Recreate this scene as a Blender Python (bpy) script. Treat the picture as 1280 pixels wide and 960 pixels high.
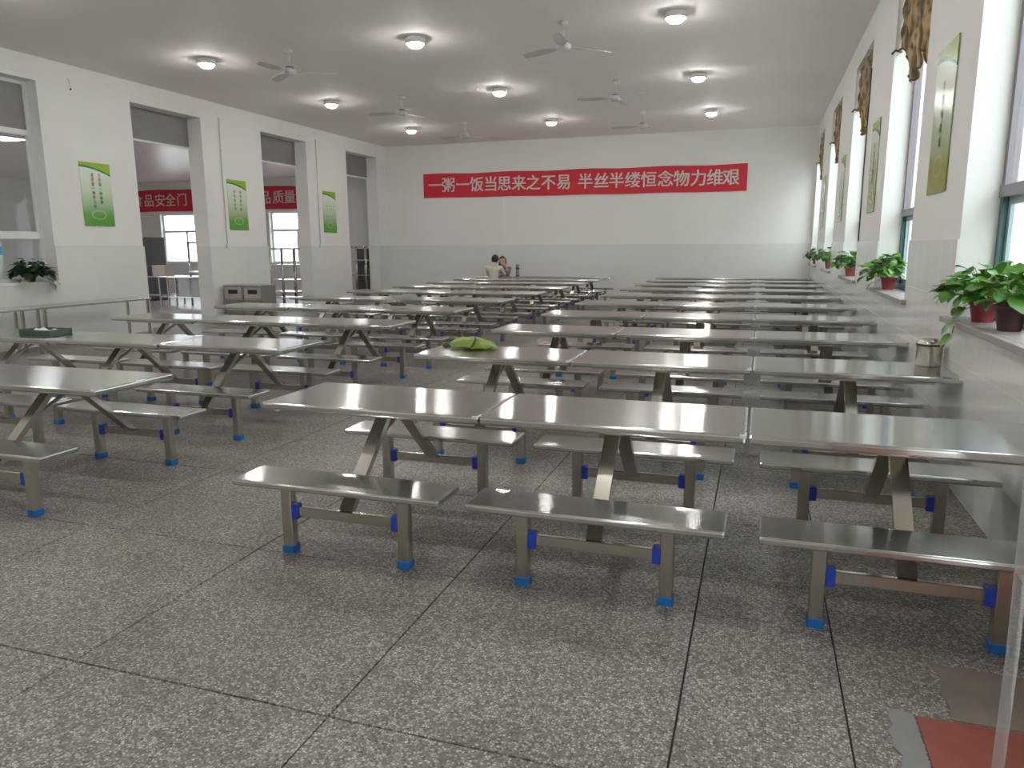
import bpy, bmesh, math, random
from mathutils import Vector, Matrix, noise as mnoise

for o in list(bpy.data.objects):
    bpy.data.objects.remove(o, do_unlink=True)
scene = bpy.context.scene
COL = scene.collection
PI = math.pi
R = math.radians

# ---------------------------------------------------------------- camera
CAM_H = 1.6
YAW, PITCH, ROLL, FPX = 18.3, 10.54, -0.32, 927.0
cam_data = bpy.data.cameras.new('camera')
cam_data.sensor_fit = 'HORIZONTAL'
cam_data.sensor_width = 36.0
cam_data.lens = FPX / 1280.0 * 36.0
cam_data.clip_start = 0.05
cam_data.clip_end = 300
cam = bpy.data.objects.new('camera', cam_data)
COL.objects.link(cam)
cam.matrix_world = (Matrix.Translation((0, 0, CAM_H)) @ Matrix.Rotation(R(YAW), 4, 'Z')
                    @ Matrix.Rotation(R(90 - PITCH), 4, 'X') @ Matrix.Rotation(R(ROLL), 4, 'Z'))
scene.camera = cam

# ---------------------------------------------------------------- light and exposure
SKY = 6.3            # overcast sky
LAMP = 155.0          # ceiling lamp diffusers
world = bpy.data.worlds.new('overcast_sky')
scene.world = world
world.use_nodes = True
bg = world.node_tree.nodes['Background']
bg.inputs[0].default_value = (0.93, 0.97, 1.0, 1)
bg.inputs[1].default_value = SKY
scene.view_settings.view_transform = 'Standard'
scene.view_settings.look = 'None'
scene.view_settings.gamma = 1.0
scene.view_settings.use_curve_mapping = False
scene.view_settings.exposure = 0.10
scene.cycles.use_denoising = True
scene.cycles.max_bounces = 10
scene.cycles.diffuse_bounces = 6
scene.cycles.glossy_bounces = 5
scene.cycles.transparent_max_bounces = 12
scene.cycles.caustics_reflective = True
scene.cycles.caustics_refractive = False
scene.cycles.sample_clamp_indirect = 40.0

# ---------------------------------------------------------------- key dimensions (metres)
XR, XL, YB, YF, ZC = 1.29, -11.30, 21.70, -2.80, 4.66
TR, TL = 0.37, 0.37                 # wall thickness, right and left
XA = -23.10                         # far wall of the neighbouring room
ZA = 3.87                           # its ceiling
ZH = 4.28                           # head of windows and openings
ZW = 1.63                           # top of the tiled dado
SILL = 1.10
WIN_R = [(3.93, 5.86), (7.63, 9.56), (11.49, 13.37), (15.50, 17.39), (19.50, 21.45)]
DOOR_R = (-.10, 1.56, 2.70)          # doorway beside the camera, out of the picture
OPEN_L = [(11.58, 13.44), (15.44, 17.30), (19.28, 21.06)]
WIN_L = (7.75, 9.66)
WIN_A_BACK = [(-20.30, -18.30), (-15.75, -13.75)]      # X ranges in the back wall of the next room
WIN_A_SIDE = [(6.0, 8.0), (10.6, 12.6)]  # Y ranges of unseen windows added in its far wall for daylight

def portal(name, loc, rot, sx, sy):
    l = bpy.data.lights.new(name, 'AREA')
    l.shape = 'RECTANGLE'; l.size = sx; l.size_y = sy
    l.cycles.is_portal = True
    o = bpy.data.objects.new(name, l); COL.objects.link(o)
    o.location = loc; o.rotation_euler = rot
for a, b in WIN_R:
    portal('window_portal', (XR + TR + .05, (a + b) / 2, (SILL + ZH) / 2), (0, R(90), 0), ZH - SILL, b - a)
portal('door_portal', (XR + TR + .05, (DOOR_R[0] + DOOR_R[1]) / 2, DOOR_R[2] / 2), (0, R(90), 0), DOOR_R[2], DOOR_R[1] - DOOR_R[0])
for a, b in WIN_A_BACK:
    portal('window_portal', ((a + b) / 2, YB + .35, 1.93), (R(-90), 0, 0), b - a, 1.7)
for a, b in WIN_A_SIDE:
    portal('window_portal', (XA - .35, (a + b) / 2, 2.1), (0, R(-90), 0), 2.0, b - a)

# ---------------------------------------------------------------- materials
MATS = {}
class NT:
    def __init__(s, name):
        s.m = bpy.data.materials.new(name); s.m.use_nodes = True
        s.t = s.m.node_tree; s.b = s.t.nodes['Principled BSDF']; s.out = s.t.nodes['Material Output']
    def n(s, kind, **kw):
        nd = s.t.nodes.new(kind)
        for k, v in kw.items():
            if k.startswith('i_'):
                nd.inputs[k[2:].replace('_', ' ')].default_value = v
            else:
                setattr(nd, k, v)
        return nd
    def l(s, a, b): s.t.links.new(a, b)
    def math(s, op, a, b=None, c=None, clamp=False):
        nd = s.t.nodes.new('ShaderNodeMath'); nd.operation = op; nd.use_clamp = clamp
        for i, v in enumerate((a, b, c)):
            if v is None: continue
            if isinstance(v, (int, float)): nd.inputs[i].default_value = v
            else: s.l(v, nd.inputs[i])
        return nd.outputs[0]
    def mix(s, f, a, b):
        nd = s.t.nodes.new('ShaderNodeMix'); nd.data_type = 'RGBA'
        for sock, v in ((nd.inputs[0], f), (nd.inputs[6], a), (nd.inputs[7], b)):
            if isinstance(v, (int, float)): sock.default_value = v
            elif isinstance(v, tuple): sock.default_value = (*v, 1) if len(v) == 3 else v
            else: s.l(v, sock)
        return nd.outputs[2]
    def pos(s, object_space=False):
        if object_space:
            return s.n('ShaderNodeTexCoord').outputs['Object']
        return s.n('ShaderNodeNewGeometry').outputs['Position']
    def sep(s, v):
        nd = s.n('ShaderNodeSeparateXYZ'); s.l(v, nd.inputs[0]); return nd.outputs
    def noise(s, v, scale, detail=2, rough=.5):
        nd = s.n('ShaderNodeTexNoise'); nd.inputs['Scale'].default_value = scale
        nd.inputs['Detail'].default_value = detail; nd.inputs['Roughness'].default_value = rough
        s.l(v, nd.inputs['Vector']); return nd.outputs[0]
    def ramp(s, f, stops):
        nd = s.n('ShaderNodeValToRGB'); cr = nd.color_ramp
        while len(cr.elements) < len(stops): cr.elements.new(.5)
        for e, (p, c) in zip(cr.elements, stops):
            e.position = p; e.color = (*c, 1) if len(c) == 3 else c
        s.l(f, nd.inputs[0]); return nd.outputs[0]
    def bump(s, h, strength=.2, dist=.01):
        nd = s.n('ShaderNodeBump'); nd.inputs['Strength'].default_value = strength
        nd.inputs['Distance'].default_value = dist
        s.l(h, nd.inputs['Height']); s.l(nd.outputs[0], s.b.inputs['Normal'])
    def base(s, c):
        if isinstance(c, tuple): s.b.inputs['Base Color'].default_value = (*c, 1)
        else: s.l(c, s.b.inputs['Base Color'])
    def rough(s, v):
        if isinstance(v, (int, float)): s.b.inputs['Roughness'].default_value = v
        else: s.l(v, s.b.inputs['Roughness'])

def mat(name, color, rough=.5, metal=0.0, var=.06, scale=6.0, bump=0.0):
    """plain procedural material: colour with a little noise"""
    if name in MATS: return MATS[name]
    t = NT(name); p = t.pos(True)
    nz = t.noise(p, scale, 3)
    lo = tuple(max(0, c * (1 - var)) for c in color); hi = tuple(min(1, c * (1 + var)) for c in color)
    t.base(t.mix(nz, lo, hi)); t.rough(rough); t.b.inputs['Metallic'].default_value = metal
    if bump: t.bump(nz, bump, .004)
    MATS[name] = t.m
    return t.m

def make_special():
    # stainless steel, brushed
    for nm, col, r0, r1 in (('steel', (.625, .637, .617), .15, .185), ('steel_tube', (.56, .535, .475), .17, .27)):
        t = NT(nm); p = t.pos(True)
        mp = t.n('ShaderNodeMapping'); mp.inputs['Scale'].default_value = (2.0, 160.0, 160.0); t.l(p, mp.inputs[0])
        br = t.noise(mp.outputs[0], 1.0, 2)
        sm = t.noise(p, 3.0, 3)
        t.base(t.mix(sm, tuple(c * .9 for c in col), tuple(min(1, c * 1.06) for c in col)))
        t.rough(t.math('MULTIPLY_ADD', sm, r1 - r0, r0)); t.b.inputs['Metallic'].default_value = 1
        if nm == 'steel':      # brushed along X: reflections smear across the brushing
            cr = t.n('ShaderNodeVectorMath'); cr.operation = 'CROSS_PRODUCT'
            t.l(t.n('ShaderNodeNewGeometry').outputs['Normal'], cr.inputs[0]); cr.inputs[1].default_value = (1, .02, .03)
            t.l(cr.outputs[0], t.b.inputs['Tangent']); t.b.inputs['Anisotropic'].default_value = 1.0
        else:
            t.bump(br, .05, .002)
        MATS[nm] = t.m
    # terrazzo
    t = NT('terrazzo'); p = t.pos()
    vo = t.n('ShaderNodeTexVoronoi'); vo.inputs['Scale'].default_value = 102; t.l(p, vo.inputs['Vector'])
    s3 = t.sep(vo.outputs['Color'])
    chip = t.ramp(s3[0], [(0, (.10, .09, .085)), (.28, (.17, .155, .145)), (.55, (.36, .34, .32)), (.85, (.60, .575, .54)), (1, (.66, .63, .59))])
    ve = t.n('ShaderNodeTexVoronoi'); ve.feature = 'DISTANCE_TO_EDGE'; ve.inputs['Scale'].default_value = 102; t.l(p, ve.inputs['Vector'])
    matrix = t.math('LESS_THAN', ve.outputs['Distance'], .11)
    c = t.mix(matrix, chip, (.225, .21, .195))
    st = t.noise(p, .55, 5, .6)
    st2 = t.noise(p, 2.6, 4, .6)
    stain = t.ramp(st, [(.30, (.66, .63, .60)), (.55, (.92, .90, .88)), (.75, (1, 1, 1))])
    stain2 = t.ramp(st2, [(.30, (.78, .76, .73)), (.6, (1, 1, 1))])
    mul = t.n('ShaderNodeMix', data_type='RGBA', blend_type='MULTIPLY'); mul.inputs[0].default_value = 1
    t.l(c, mul.inputs[6]); t.l(stain, mul.inputs[7])
    mul2 = t.n('ShaderNodeMix', data_type='RGBA', blend_type='MULTIPLY'); mul2.inputs[0].default_value = .8
    t.l(mul.outputs[2], mul2.inputs[6]); t.l(stain2, mul2.inputs[7])
    t.base(mul2.outputs[2]); t.rough(t.math('MULTIPLY_ADD', st2, .25, .30))
    t.b.inputs['Specular IOR Level'].default_value = .35
    MATS['terrazzo'] = t.m
    # painted plaster
    for nm, col in (('wall_paint', (.80, .80, .775)), ('ceiling_paint', (.88, .82, .795)), ('pink_ceiling', (.78, .70, .71))):
        t = NT(nm); p = t.pos(); nz = t.noise(p, .8, 4, .6); fn = t.noise(p, 60, 2)
        t.base(t.mix(nz, tuple(c * .95 for c in col), tuple(min(1, c * 1.03) for c in col))); t.rough(.75)
        if nm == 'pink_ceiling':
            x = t.sep(p)[1]
            fr = t.math('FRACT', t.math('MULTIPLY', x, 5.0))
            j = t.math('LESS_THAN', fr, .06)
            t.base(t.mix(j, col, tuple(c * .6 for c in col))); t.rough(.3)
        else:
            t.bump(fn, .06, .003)
        MATS[nm] = t.m
    # glazed dado tiles, joints too faint to pick out from here
    t = NT('glazed_tile'); p = t.pos(); x, y, z = t.sep(p)
    u = t.math('FRACT', t.math('DIVIDE', t.math('ADD', t.math('ADD', x, y), 50.0), .30))
    v = t.math('FRACT', t.math('DIVIDE', z, .408))
    j = t.math('MAXIMUM', t.math('LESS_THAN', u, .012), t.math('LESS_THAN', v, .010))
    nz = t.noise(p, 1.4, 4, .6)
    c = t.mix(nz, (.69, .70, .675), (.77, .775, .75))
    t.base(t.mix(j, c, (.65, .65, .62))); t.rough(t.math('MULTIPLY_ADD', j, .4, .16))
    t.b.inputs['Specular IOR Level'].default_value = .45
    MATS['glazed_tile'] = t.m
    # window glass
    t = NT('window_glass')
    tr = t.n('ShaderNodeBsdfTransparent'); tr.inputs[0].default_value = (.94, .97, .97, 1)
    gl = t.n('ShaderNodeBsdfGlossy'); gl.inputs['Roughness'].default_value = .03
    fr = t.n('ShaderNodeFresnel'); fr.inputs[0].default_value = 1.45
    bf = t.math('SUBTRACT', 1.0, t.n('ShaderNodeNewGeometry').outputs['Backfacing'])
    mx = t.n('ShaderNodeMixShader'); t.l(t.math('MULTIPLY', fr.outputs[0], bf), mx.inputs[0]); t.l(tr.outputs[0], mx.inputs[1]); t.l(gl.outputs[0], mx.inputs[2])
    t.l(mx.outputs[0], t.out.inputs[0]); MATS['window_glass'] = t.m
    # clear soft plastic of the door's edge seal
    t = NT('clear_plastic')
    tr = t.n('ShaderNodeBsdfTransparent'); tr.inputs[0].default_value = (.86, .85, .85, 1)
    df = t.n('ShaderNodeBsdfDiffuse'); df.inputs[0].default_value = (.80, .78, .78, 1)
    tl = t.n('ShaderNodeBsdfTranslucent'); tl.inputs[0].default_value = (.80, .78, .78, 1)
    a1 = t.n('ShaderNodeMixShader'); t.l(df.outputs[0], a1.inputs[1]); t.l(tl.outputs[0], a1.inputs[2])
    gl = t.n('ShaderNodeBsdfGlossy'); gl.inputs['Roughness'].default_value = .12
    a2 = t.n('ShaderNodeMixShader'); a2.inputs[0].default_value = .17; t.l(tr.outputs[0], a2.inputs[1]); t.l(a1.outputs[0], a2.inputs[2])
    fr = t.n('ShaderNodeFresnel'); fr.inputs[0].default_value = 1.5
    bf = t.math('SUBTRACT', 1.0, t.n('ShaderNodeNewGeometry').outputs['Backfacing'])
    a3 = t.n('ShaderNodeMixShader'); t.l(t.math('MULTIPLY', fr.outputs[0], bf), a3.inputs[0]); t.l(a2.outputs[0], a3.inputs[1]); t.l(gl.outputs[0], a3.inputs[2])
    t.l(a3.outputs[0], t.out.inputs[0]); MATS['clear_plastic'] = t.m
    # lamps
    for nm, col, st in (('lamp_glow', (1, .985, .95), LAMP), ('panel_glow', (1, .95, .96), 26.0)):
        t = NT(nm); t.b.inputs['Emission Color'].default_value = (*col, 1); t.b.inputs['Emission Strength'].default_value = st
        t.base((.9, .9, .9)); MATS[nm] = t.m
    # posters: pale centre, green foot, green swoosh at the head
    for nm, top, mid, foot in (('poster_print', (.30, .50, .03), (.60, .72, .52), (.11, .33, .05)),
                               ('poster_print_olive', (.30, .40, .06), (.45, .56, .36), (.22, .30, .03))):  # right-wall copy: shade painted into the print as darker olive
        t = NT(nm); x, y, z = t.sep(t.pos(True))       # local: y across (0..1 after scaling below), z up 0..1.1
        grad = t.ramp(t.math('DIVIDE', z, 1.1), [(0, foot), (.17, tuple(c * 1.1 for c in foot)), (.33, tuple((a + b) / 2 for a, b in zip(mid, foot))), (.55, mid), (.8, (.74, .80, .72))])
        w = t.math('DIVIDE', y, .325)                   # -1..1, sign set so that +1 is the low end of the swoosh
        curve = t.math('MULTIPLY_ADD', t.math('POWER', t.math('MULTIPLY_ADD', w, .5, .5), 2.0), -.13, 1.01)
        dark = t.math('GREATER_THAN', z, curve)
        curve2 = t.math('ADD', curve, .03)
        lite = t.math('GREATER_THAN', z, curve2)
        c = t.mix(dark, grad, (.02, .22, .06)); c = t.mix(lite, c, top)
        rr = t.math('SQRT', t.math('ADD', t.math('POWER', t.math('DIVIDE', y, 1.9), 2.0), t.math('POWER', t.math('SUBTRACT', z, .20), 2.0)))
        ring = t.math('LESS_THAN', t.math('ABSOLUTE', t.math('SUBTRACT', rr, .075)), .010)
        c = t.mix(t.math('MULTIPLY', ring, .25), c, (.75, .85, .65))
        t.base(c); t.rough(.22); MATS[nm] = t.m
    # valance cloth
    t = NT('valance_cloth'); p = t.pos(True)
    wv = t.n('ShaderNodeTexWave'); wv.inputs['Scale'].default_value = 3.5; wv.inputs['Distortion'].default_value = 9; t.l(p, wv.inputs[0])
    nz = t.noise(p, 14, 3)
    c = t.ramp(wv.outputs['Fac'], [(0, (.11, .065, .025)), (.45, (.34, .235, .10)), (1, (.50, .37, .19))])
    t.base(t.mix(t.math('MULTIPLY', nz, .5), c, (.18, .12, .05))); t.rough(.6); t.b.inputs['Sheen Weight'].default_value = .2
    MATS['valance_cloth'] = t.m
    # leaves
    for nm, a, b in (('leaf', (.035, .14, .02), (.15, .34, .05)), ('leaf_dark', (.02, .05, .02), (.05, .10, .035)), ('leaf_pale', (.30, .34, .22), (.55, .58, .45))):
        t = NT(nm); oi = t.n('ShaderNodeObjectInfo'); nz = t.noise(t.pos(), 30, 2)
        f = t.math('MULTIPLY_ADD', oi.outputs['Random'], .6, t.math('MULTIPLY', nz, .4))
        t.base(t.mix(f, a, b)); t.rough(.35)
        t.b.inputs['Subsurface Weight'].default_value = 0
        MATS[nm] = t.m
make_special()
M = MATS
mat('white_paint', (.80, .80, .79), .45)
mat('upvc', (.74, .75, .74), .35)
mat('grey_panel', (.24, .225, .215), .5)
mat('teal_frame', (.05, .14, .15), .35)
mat('sash_frame', (.30, .42, .46), .3)
mat('grey_frame', (.24, .22, .24), .4)
mat('sill_stone', (.34, .31, .30), .35, var=.25, scale=40)
mat('blue_plastic', (.012, .15, .46), .45)
mat('blue_tape', (.02, .06, .50), .4)
mat('joint_dirt', (.09, .08, .07), .9)
mat('cement', (.25, .245, .24), .85, var=.12, scale=9, bump=.15)
mat('mortar', (.20, .165, .14), .8, var=.25, scale=7, bump=.15)
mat('red_tile', (.27, .065, .045), .45, var=.25, scale=12)
mat('banner_red', (.62, .015, .035), .55, var=.08)
mat('banner_letters', (.66, .60, .58), .6)
mat('print_black', (.06, .07, .05), .5)
mat('print_red', (.65, .12, .06), .5)
mat('pot_red', (.36, .06, .07), .4)
mat('pot_terracotta', (.45, .13, .10), .45)
mat('pot_dark', (.08, .03, .035), .4)
mat('soil', (.05, .035, .02), .9)
mat('stem_green', (.16, .28, .07), .5)
mat('fan_white', (.58, .57, .55), .4)
mat('dark_metal', (.05, .05, .05), .4, .4)
mat('conduit', (.62, .62, .60), .5)
mat('trunking', (.82, .82, .80), .5)
mat('black_slot', (.015, .015, .015), .5)
mat('door_steel', (.42, .42, .41), .35, .8)
mat('bag_green', (.20, .265, .035), .4, var=.2, scale=9)
mat('bag_dark', (.035, .05, .02), .6)
mat('paper', (.82, .82, .80), .7)
mat('paper_blue', (.12, .45, .62), .7)
mat('tray_green', (.05, .09, .075), .4)
mat('outdoor_ground', (.45, .45, .42), .9)
mat('next_floor', (.55, .50, .49), .35)
mat('cabinet_dark', (.10, .09, .09), .5)
mat('carton', (.70, .62, .57), .7)
mat('skin', (.56, .36, .27), .5)
mat('hair_black', (.012, .011, .012), .45)
mat('hair_brown', (.06, .032, .018), .45)
mat('shirt_cream', (.60, .565, .47), .8)
mat('shirt_grey', (.20, .185, .19), .8, var=.5, scale=18)
mat('trousers', (.04, .04, .05), .8)
mat('shoe', (.03, .03, .03), .5)
mat('lip', (.40, .14, .12), .5)
mat('flask', (.22, .225, .23), .3, .5)
mat('flask_band', (.02, .02, .02), .4)

# ---------------------------------------------------------------- mesh helpers
class B:
    """collects shapes into one bmesh"""
    def __init__(s): s.bm = bmesh.new()
    def box(s, x0, x1, y0, y1, z0, z1, bevel=0.0, seg=2):
        v = [s.bm.verts.new(c) for c in ((x0, y0, z0), (x1, y0, z0), (x1, y1, z0), (x0, y1, z0), (x0, y0, z1), (x1, y0, z1), (x1, y1, z1), (x0, y1, z1))]
        fs = [s.bm.faces.new([v[i] for i in q]) for q in ((3, 2, 1, 0), (4, 5, 6, 7), (0, 1, 5, 4), (1, 2, 6, 5), (2, 3, 7, 6), (3, 0, 4, 7))]
        if bevel:
            es = {e for f in fs for e in f.edges}
            bmesh.ops.bevel(s.bm, geom=list(es), offset=bevel, segments=seg, affect='EDGES', profile=.5)
        return s
    def beam(s, p, q, w, h, up=(1, 0, 0)):
        """square tube from p to q; w along `up`, h across"""
        p, q = Vector(p), Vector(q); d = (q - p).normalized(); u = Vector(up)
        u = (u - d * u.dot(d)).normalized(); n = d.cross(u)
        vs = []
        for c in (p, q):
            for a, b in ((-1, -1), (1, -1), (1, 1), (-1, 1)):
                vs.append(s.bm.verts.new(c + u * a * w / 2 + n * b * h / 2))
        for f in ((3, 2, 1, 0), (4, 5, 6, 7), (0, 1, 5, 4), (1, 2, 6, 5), (2, 3, 7, 6), (3, 0, 4, 7)):
            s.bm.faces.new([vs[i] for i in f])
        return s
    def lathe(s, prof, n=20, c=(0, 0, 0), cap=True):
        rings = []
        for r, z in prof:
            rings.append([s.bm.verts.new((c[0] + r * math.cos(2 * PI * k / n), c[1] + r * math.sin(2 * PI * k / n), c[2] + z)) for k in range(n)])
        for a, b in zip(rings, rings[1:]):
            for k in range(n):
                f = s.bm.faces.new((a[k], a[(k + 1) % n], b[(k + 1) % n], b[k])); f.smooth = True
        if cap:
            s.bm.faces.new(list(reversed(rings[0]))); s.bm.faces.new(rings[-1])
        return s
    def tube(s, pts, r, n=8):
        pts = [Vector(p) for p in pts]; rings = []
        for i, p in enumerate(pts):
            d = (pts[min(i + 1, len(pts) - 1)] - pts[max(i - 1, 0)]).normalized()
            a = Vector((0, 0, 1)) if abs(d.z) < .9 else Vector((1, 0, 0))
            u = d.cross(a).normalized(); w = d.cross(u)
            rr = r[i] if isinstance(r, (list, tuple)) else r
            rings.append([s.bm.verts.new(p + (u * math.cos(2 * PI * k / n) + w * math.sin(2 * PI * k / n)) * rr) for k in range(n)])
        for a, b in zip(rings, rings[1:]):
            for k in range(n):
                f = s.bm.faces.new((a[k], a[(k + 1) % n], b[(k + 1) % n], b[k])); f.smooth = True
        s.bm.faces.new(list(reversed(rings[0]))); s.bm.faces.new(rings[-1])
        return s
    def poly(s, pts, z0, z1):
        a = [s.bm.verts.new((x, y, z0)) for x, y in pts]; b = [s.bm.verts.new((x, y, z1)) for x, y in pts]
        s.bm.faces.new(list(reversed(a))); s.bm.faces.new(b)
        for i in range(len(pts)):
            j = (i + 1) % len(pts); s.bm.faces.new((a[i], a[j], b[j], b[i]))
        return s
    def ball(s, c, r, sub=2, scale=(1, 1, 1)):
        res = bmesh.ops.create_icosphere(s.bm, subdivisions=sub, radius=r)
        for v in res['verts']:
            v.co = Vector((v.co.x * scale[0] + c[0], v.co.y * scale[1] + c[1], v.co.z * scale[2] + c[2]))
            for f in v.link_faces: f.smooth = True
        return s
    def mesh(s, name, material=None):
        bmesh.ops.recalc_face_normals(s.bm, faces=s.bm.faces[:])
        me = bpy.data.meshes.new(name); s.bm.to_mesh(me); s.bm.free()
        if material is not None: me.materials.append(M[material] if isinstance(material, str) else material)
        return me

def obj(name, data, parent=None, loc=None, rot=None, material=None):
    if isinstance(data, B): data = data.mesh(name, material)
    o = bpy.data.objects.new(name, data); COL.objects.link(o)
    if parent: o.parent = parent
    if loc: o.location = loc
    if rot: o.rotation_euler = rot
    return o
def tag(o, label, cat, group=None):
    o['label'] = label; o['category'] = cat
    if group: o['group'] = group
    return o
def thing(name, label, cat, loc=(0, 0, 0), rotz=0, group=None):
    o = bpy.data.objects.new(name, None); COL.objects.link(o)
    o.empty_display_size = .1
    o.location = loc; o.rotation_euler = (0, 0, rotz)
    return tag(o, label, cat, group)
def struct(o): o['kind'] = 'structure'; return o
def copy_tree(o, parent=None):
    c = o.copy(); COL.objects.link(c)
    if parent: c.parent = parent
    for ch in list(o.children): copy_tree(ch, c)
    return c
def smooth(me):
    for p in me.polygons: p.use_smooth = True
    return me
def text_mesh(body, height, material, bold=.0, depth=0.0):
    """one printed character, centred on its own box, in the XZ plane facing -Y"""
    cu = bpy.data.curves.new('lettering', 'FONT'); cu.body = body; cu.size = 1.0; cu.resolution_u = 3
    cu.align_x = 'CENTER'
    t = bpy.data.objects.new('lettering', cu); COL.objects.link(t)
    me = bpy.data.meshes.new_from_object(t.evaluated_get(bpy.context.evaluated_depsgraph_get()))
    bpy.data.objects.remove(t); bpy.data.curves.remove(cu)
    xs = [v.co.x for v in me.vertices]
    cx = (min(xs) + max(xs)) / 2 if xs else 0
    k = height / .92
    for v in me.vertices:
        v.co = Vector(((v.co.x - cx) * k, -depth, (v.co.y - .33) * k))
    if bold:          # heavier strokes: the same outline laid down again, shifted a little
        bm_ = bmesh.new(); src = me.copy()
        for k_, (ox, oz) in enumerate(((0, 0), (1, .5), (-1, .5), (1, -.5), (-1, -.5))):
            n0 = len(bm_.verts); bm_.from_mesh(src); bm_.verts.ensure_lookup_table()
            for v in bm_.verts[n0:]: v.co += Vector((ox * bold * height, -.0003 * k_, oz * bold * height))
        bm_.to_mesh(me); bm_.free(); bpy.data.meshes.remove(src)
    me.materials.clear(); me.materials.append(M[material])
    return me
ORD = ['first', 'second', 'third', 'fourth', 'fifth', 'sixth', 'seventh', 'eighth', 'ninth', 'tenth']

# ================================================================ THE SETTING
# ---- floor: terrazzo slabs 1.15 m with recessed joints
floor = struct(obj('floor', B().box(XL - TL, XR + .2, YF - .2, YB + .1, -.12, -.012), material='joint_dirt'))
gx = [XL - TL + .01]
x = -1.34 - 1.15 * 9
while x < XR:
    if x > gx[0] + .2: gx.append(x)
    x += 1.15 if abs(x + .19) > .01 else .555
gx = [g for g in gx if g < XR - .1] + [XR]
gy = [YF]
y = 2.0 - 1.15 * 4
while y < YB:
    if y > gy[0] + .2: gy.append(y)
    y += 1.15
gy = [g for g in gy if g < YB - .2] + [YB]
slab_cache = {}
J = .0035
for a, b in zip(gx, gx[1:]):
    for c, d in zip(gy, gy[1:]):
        key = (round(b - a, 3), round(d - c, 3))
        if key not in slab_cache:
            slab_cache[key] = B().box(J, key[0] - J, J, key[1] - J, -.012, 0, .002, 1).mesh('floor_slab', 'terrazzo')
        obj('floor_slab', slab_cache[key], floor, (a, c, 0))
# repaired doorway corner: cement strip with a ragged edge, mortar, red threshold tiles
rag = [(.585, 2.63), (.512, 2.632), (.500, 2.59), (.508, 2.54), (.486, 2.50), (.497, 2.46), (.490, 2.42), (.512, 2.38), (.505, 2.34), (.498, 2.29), (.515, 2.20), (.50, 2.08), (.52, 1.9), (.505, 1.7), (.515, 1.5), (.50, 1.2), (.51, .8), (.50, .4), (.51, 0), (.585, 0)]
obj('cement_strip', B().poly(list(reversed(rag)), 0, .004), floor, material='cement')
mort = [(.705, 2.995), (XR, 2.985), (XR, 2.63), (.70, 2.63), (.715, 2.70), (.70, 2.80), (.725, 2.90)]
obj('mortar_patch', B().poly(mort, 0, .003), floor, material='mortar')
tile_me = B().box(.003, .347, .003, .297, 0, .005, .0015, 1).mesh('threshold_tile', 'red_tile')
for i in range(2):
    for k in range(8):
        obj('threshold_tile', tile_me, floor, (.588 + i * .35, 2.32 - k * .30, 0))

# ---- next room's floor, ceiling, and the ground outside
struct(obj('floor_next_room', B().box(XA - .3, XL - TL, 3.5, YB + .1, -.12, 0), material='next_floor'))
struct(obj('ceiling_next_room', B().box(XA - .3, XL - TL, 3.5, YB + .1, ZA, ZA + .1), material='pink_ceiling'))
struct(obj('ground_outside', B().box(-70, 60, -40, 80, -.60, -.45), material='outdoor_ground'))
struct(obj('building_outside', B().box(13, 14, -40, 70, -.45, 9.5), material=mat('facade', (.55, .55, .53), .8)))  # unseen block added to cut low sky light through the right windows
struct(obj('ceiling', B().box(XL - TL, XR + TR, YF - .2, YB + .3, ZC, ZC + .15), material='ceiling_paint'))

# ---- walls
def wall_boxes(b, axis, lo, hi, u0, u1, z1, holes):
    """holes: list of (u0,u1,z0,z1) along the wall"""
    def put(ua, ub, za, zb):
        if ub - ua < 1e-4 or zb - za < 1e-4: return
        if axis == 'y': b.box(lo, hi, ua, ub, za, zb)
        else: b.box(ua, ub, lo, hi, za, zb)
    u = u0
    for h in sorted(holes):
        put(u, h[0], 0, z1); put(h[0], h[1], 0, h[2]); put(h[0], h[1], h[3], z1); u = h[1]
    put(u, u1, 0, z1)
    return b
wr = struct(obj('wall_right', wall_boxes(B(), 'y', XR, XR + TR, YF, YB + .3, ZC, [(DOOR_R[0], DOOR_R[1], 0, DOOR_R[2])] + [(a, b, SILL - .04, ZH) for a, b in WIN_R]), material='wall_paint'))
holesL = [(WIN_L[0], WIN_L[1], 1.05, ZH)] + [(a, b, 0, ZH) for a, b in OPEN_L]
wl = struct(obj('wall_left', wall_boxes(B(), 'y', XL - TL, XL, YF, YB, ZC, holesL), material='wall_paint'))
wb = struct(obj('wall_back', wall_boxes(B(), 'x', YB, YB + .3, XA - .3, XR, ZC, [(a, b, 1.09, 2.77) for a, b in WIN_A_BACK]), material='wall_paint'))
struct(obj('wall_front', B().box(XL - TL, XR + TR, YF - .2, YF, 0, ZC), material='wall_paint'))
struct(obj('wall_next_room_far', wall_boxes(B(), 'y', XA - .3, XA, 3.5, YB, ZC, [(a, b, 1.1, 3.1) for a, b in WIN_A_SIDE]), material='wall_paint'))
struct(obj('wall_next_room_front', B().box(XA - .3, XL - TL, 3.3, 3.5, 0, ZC), material='wall_paint'))

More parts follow.
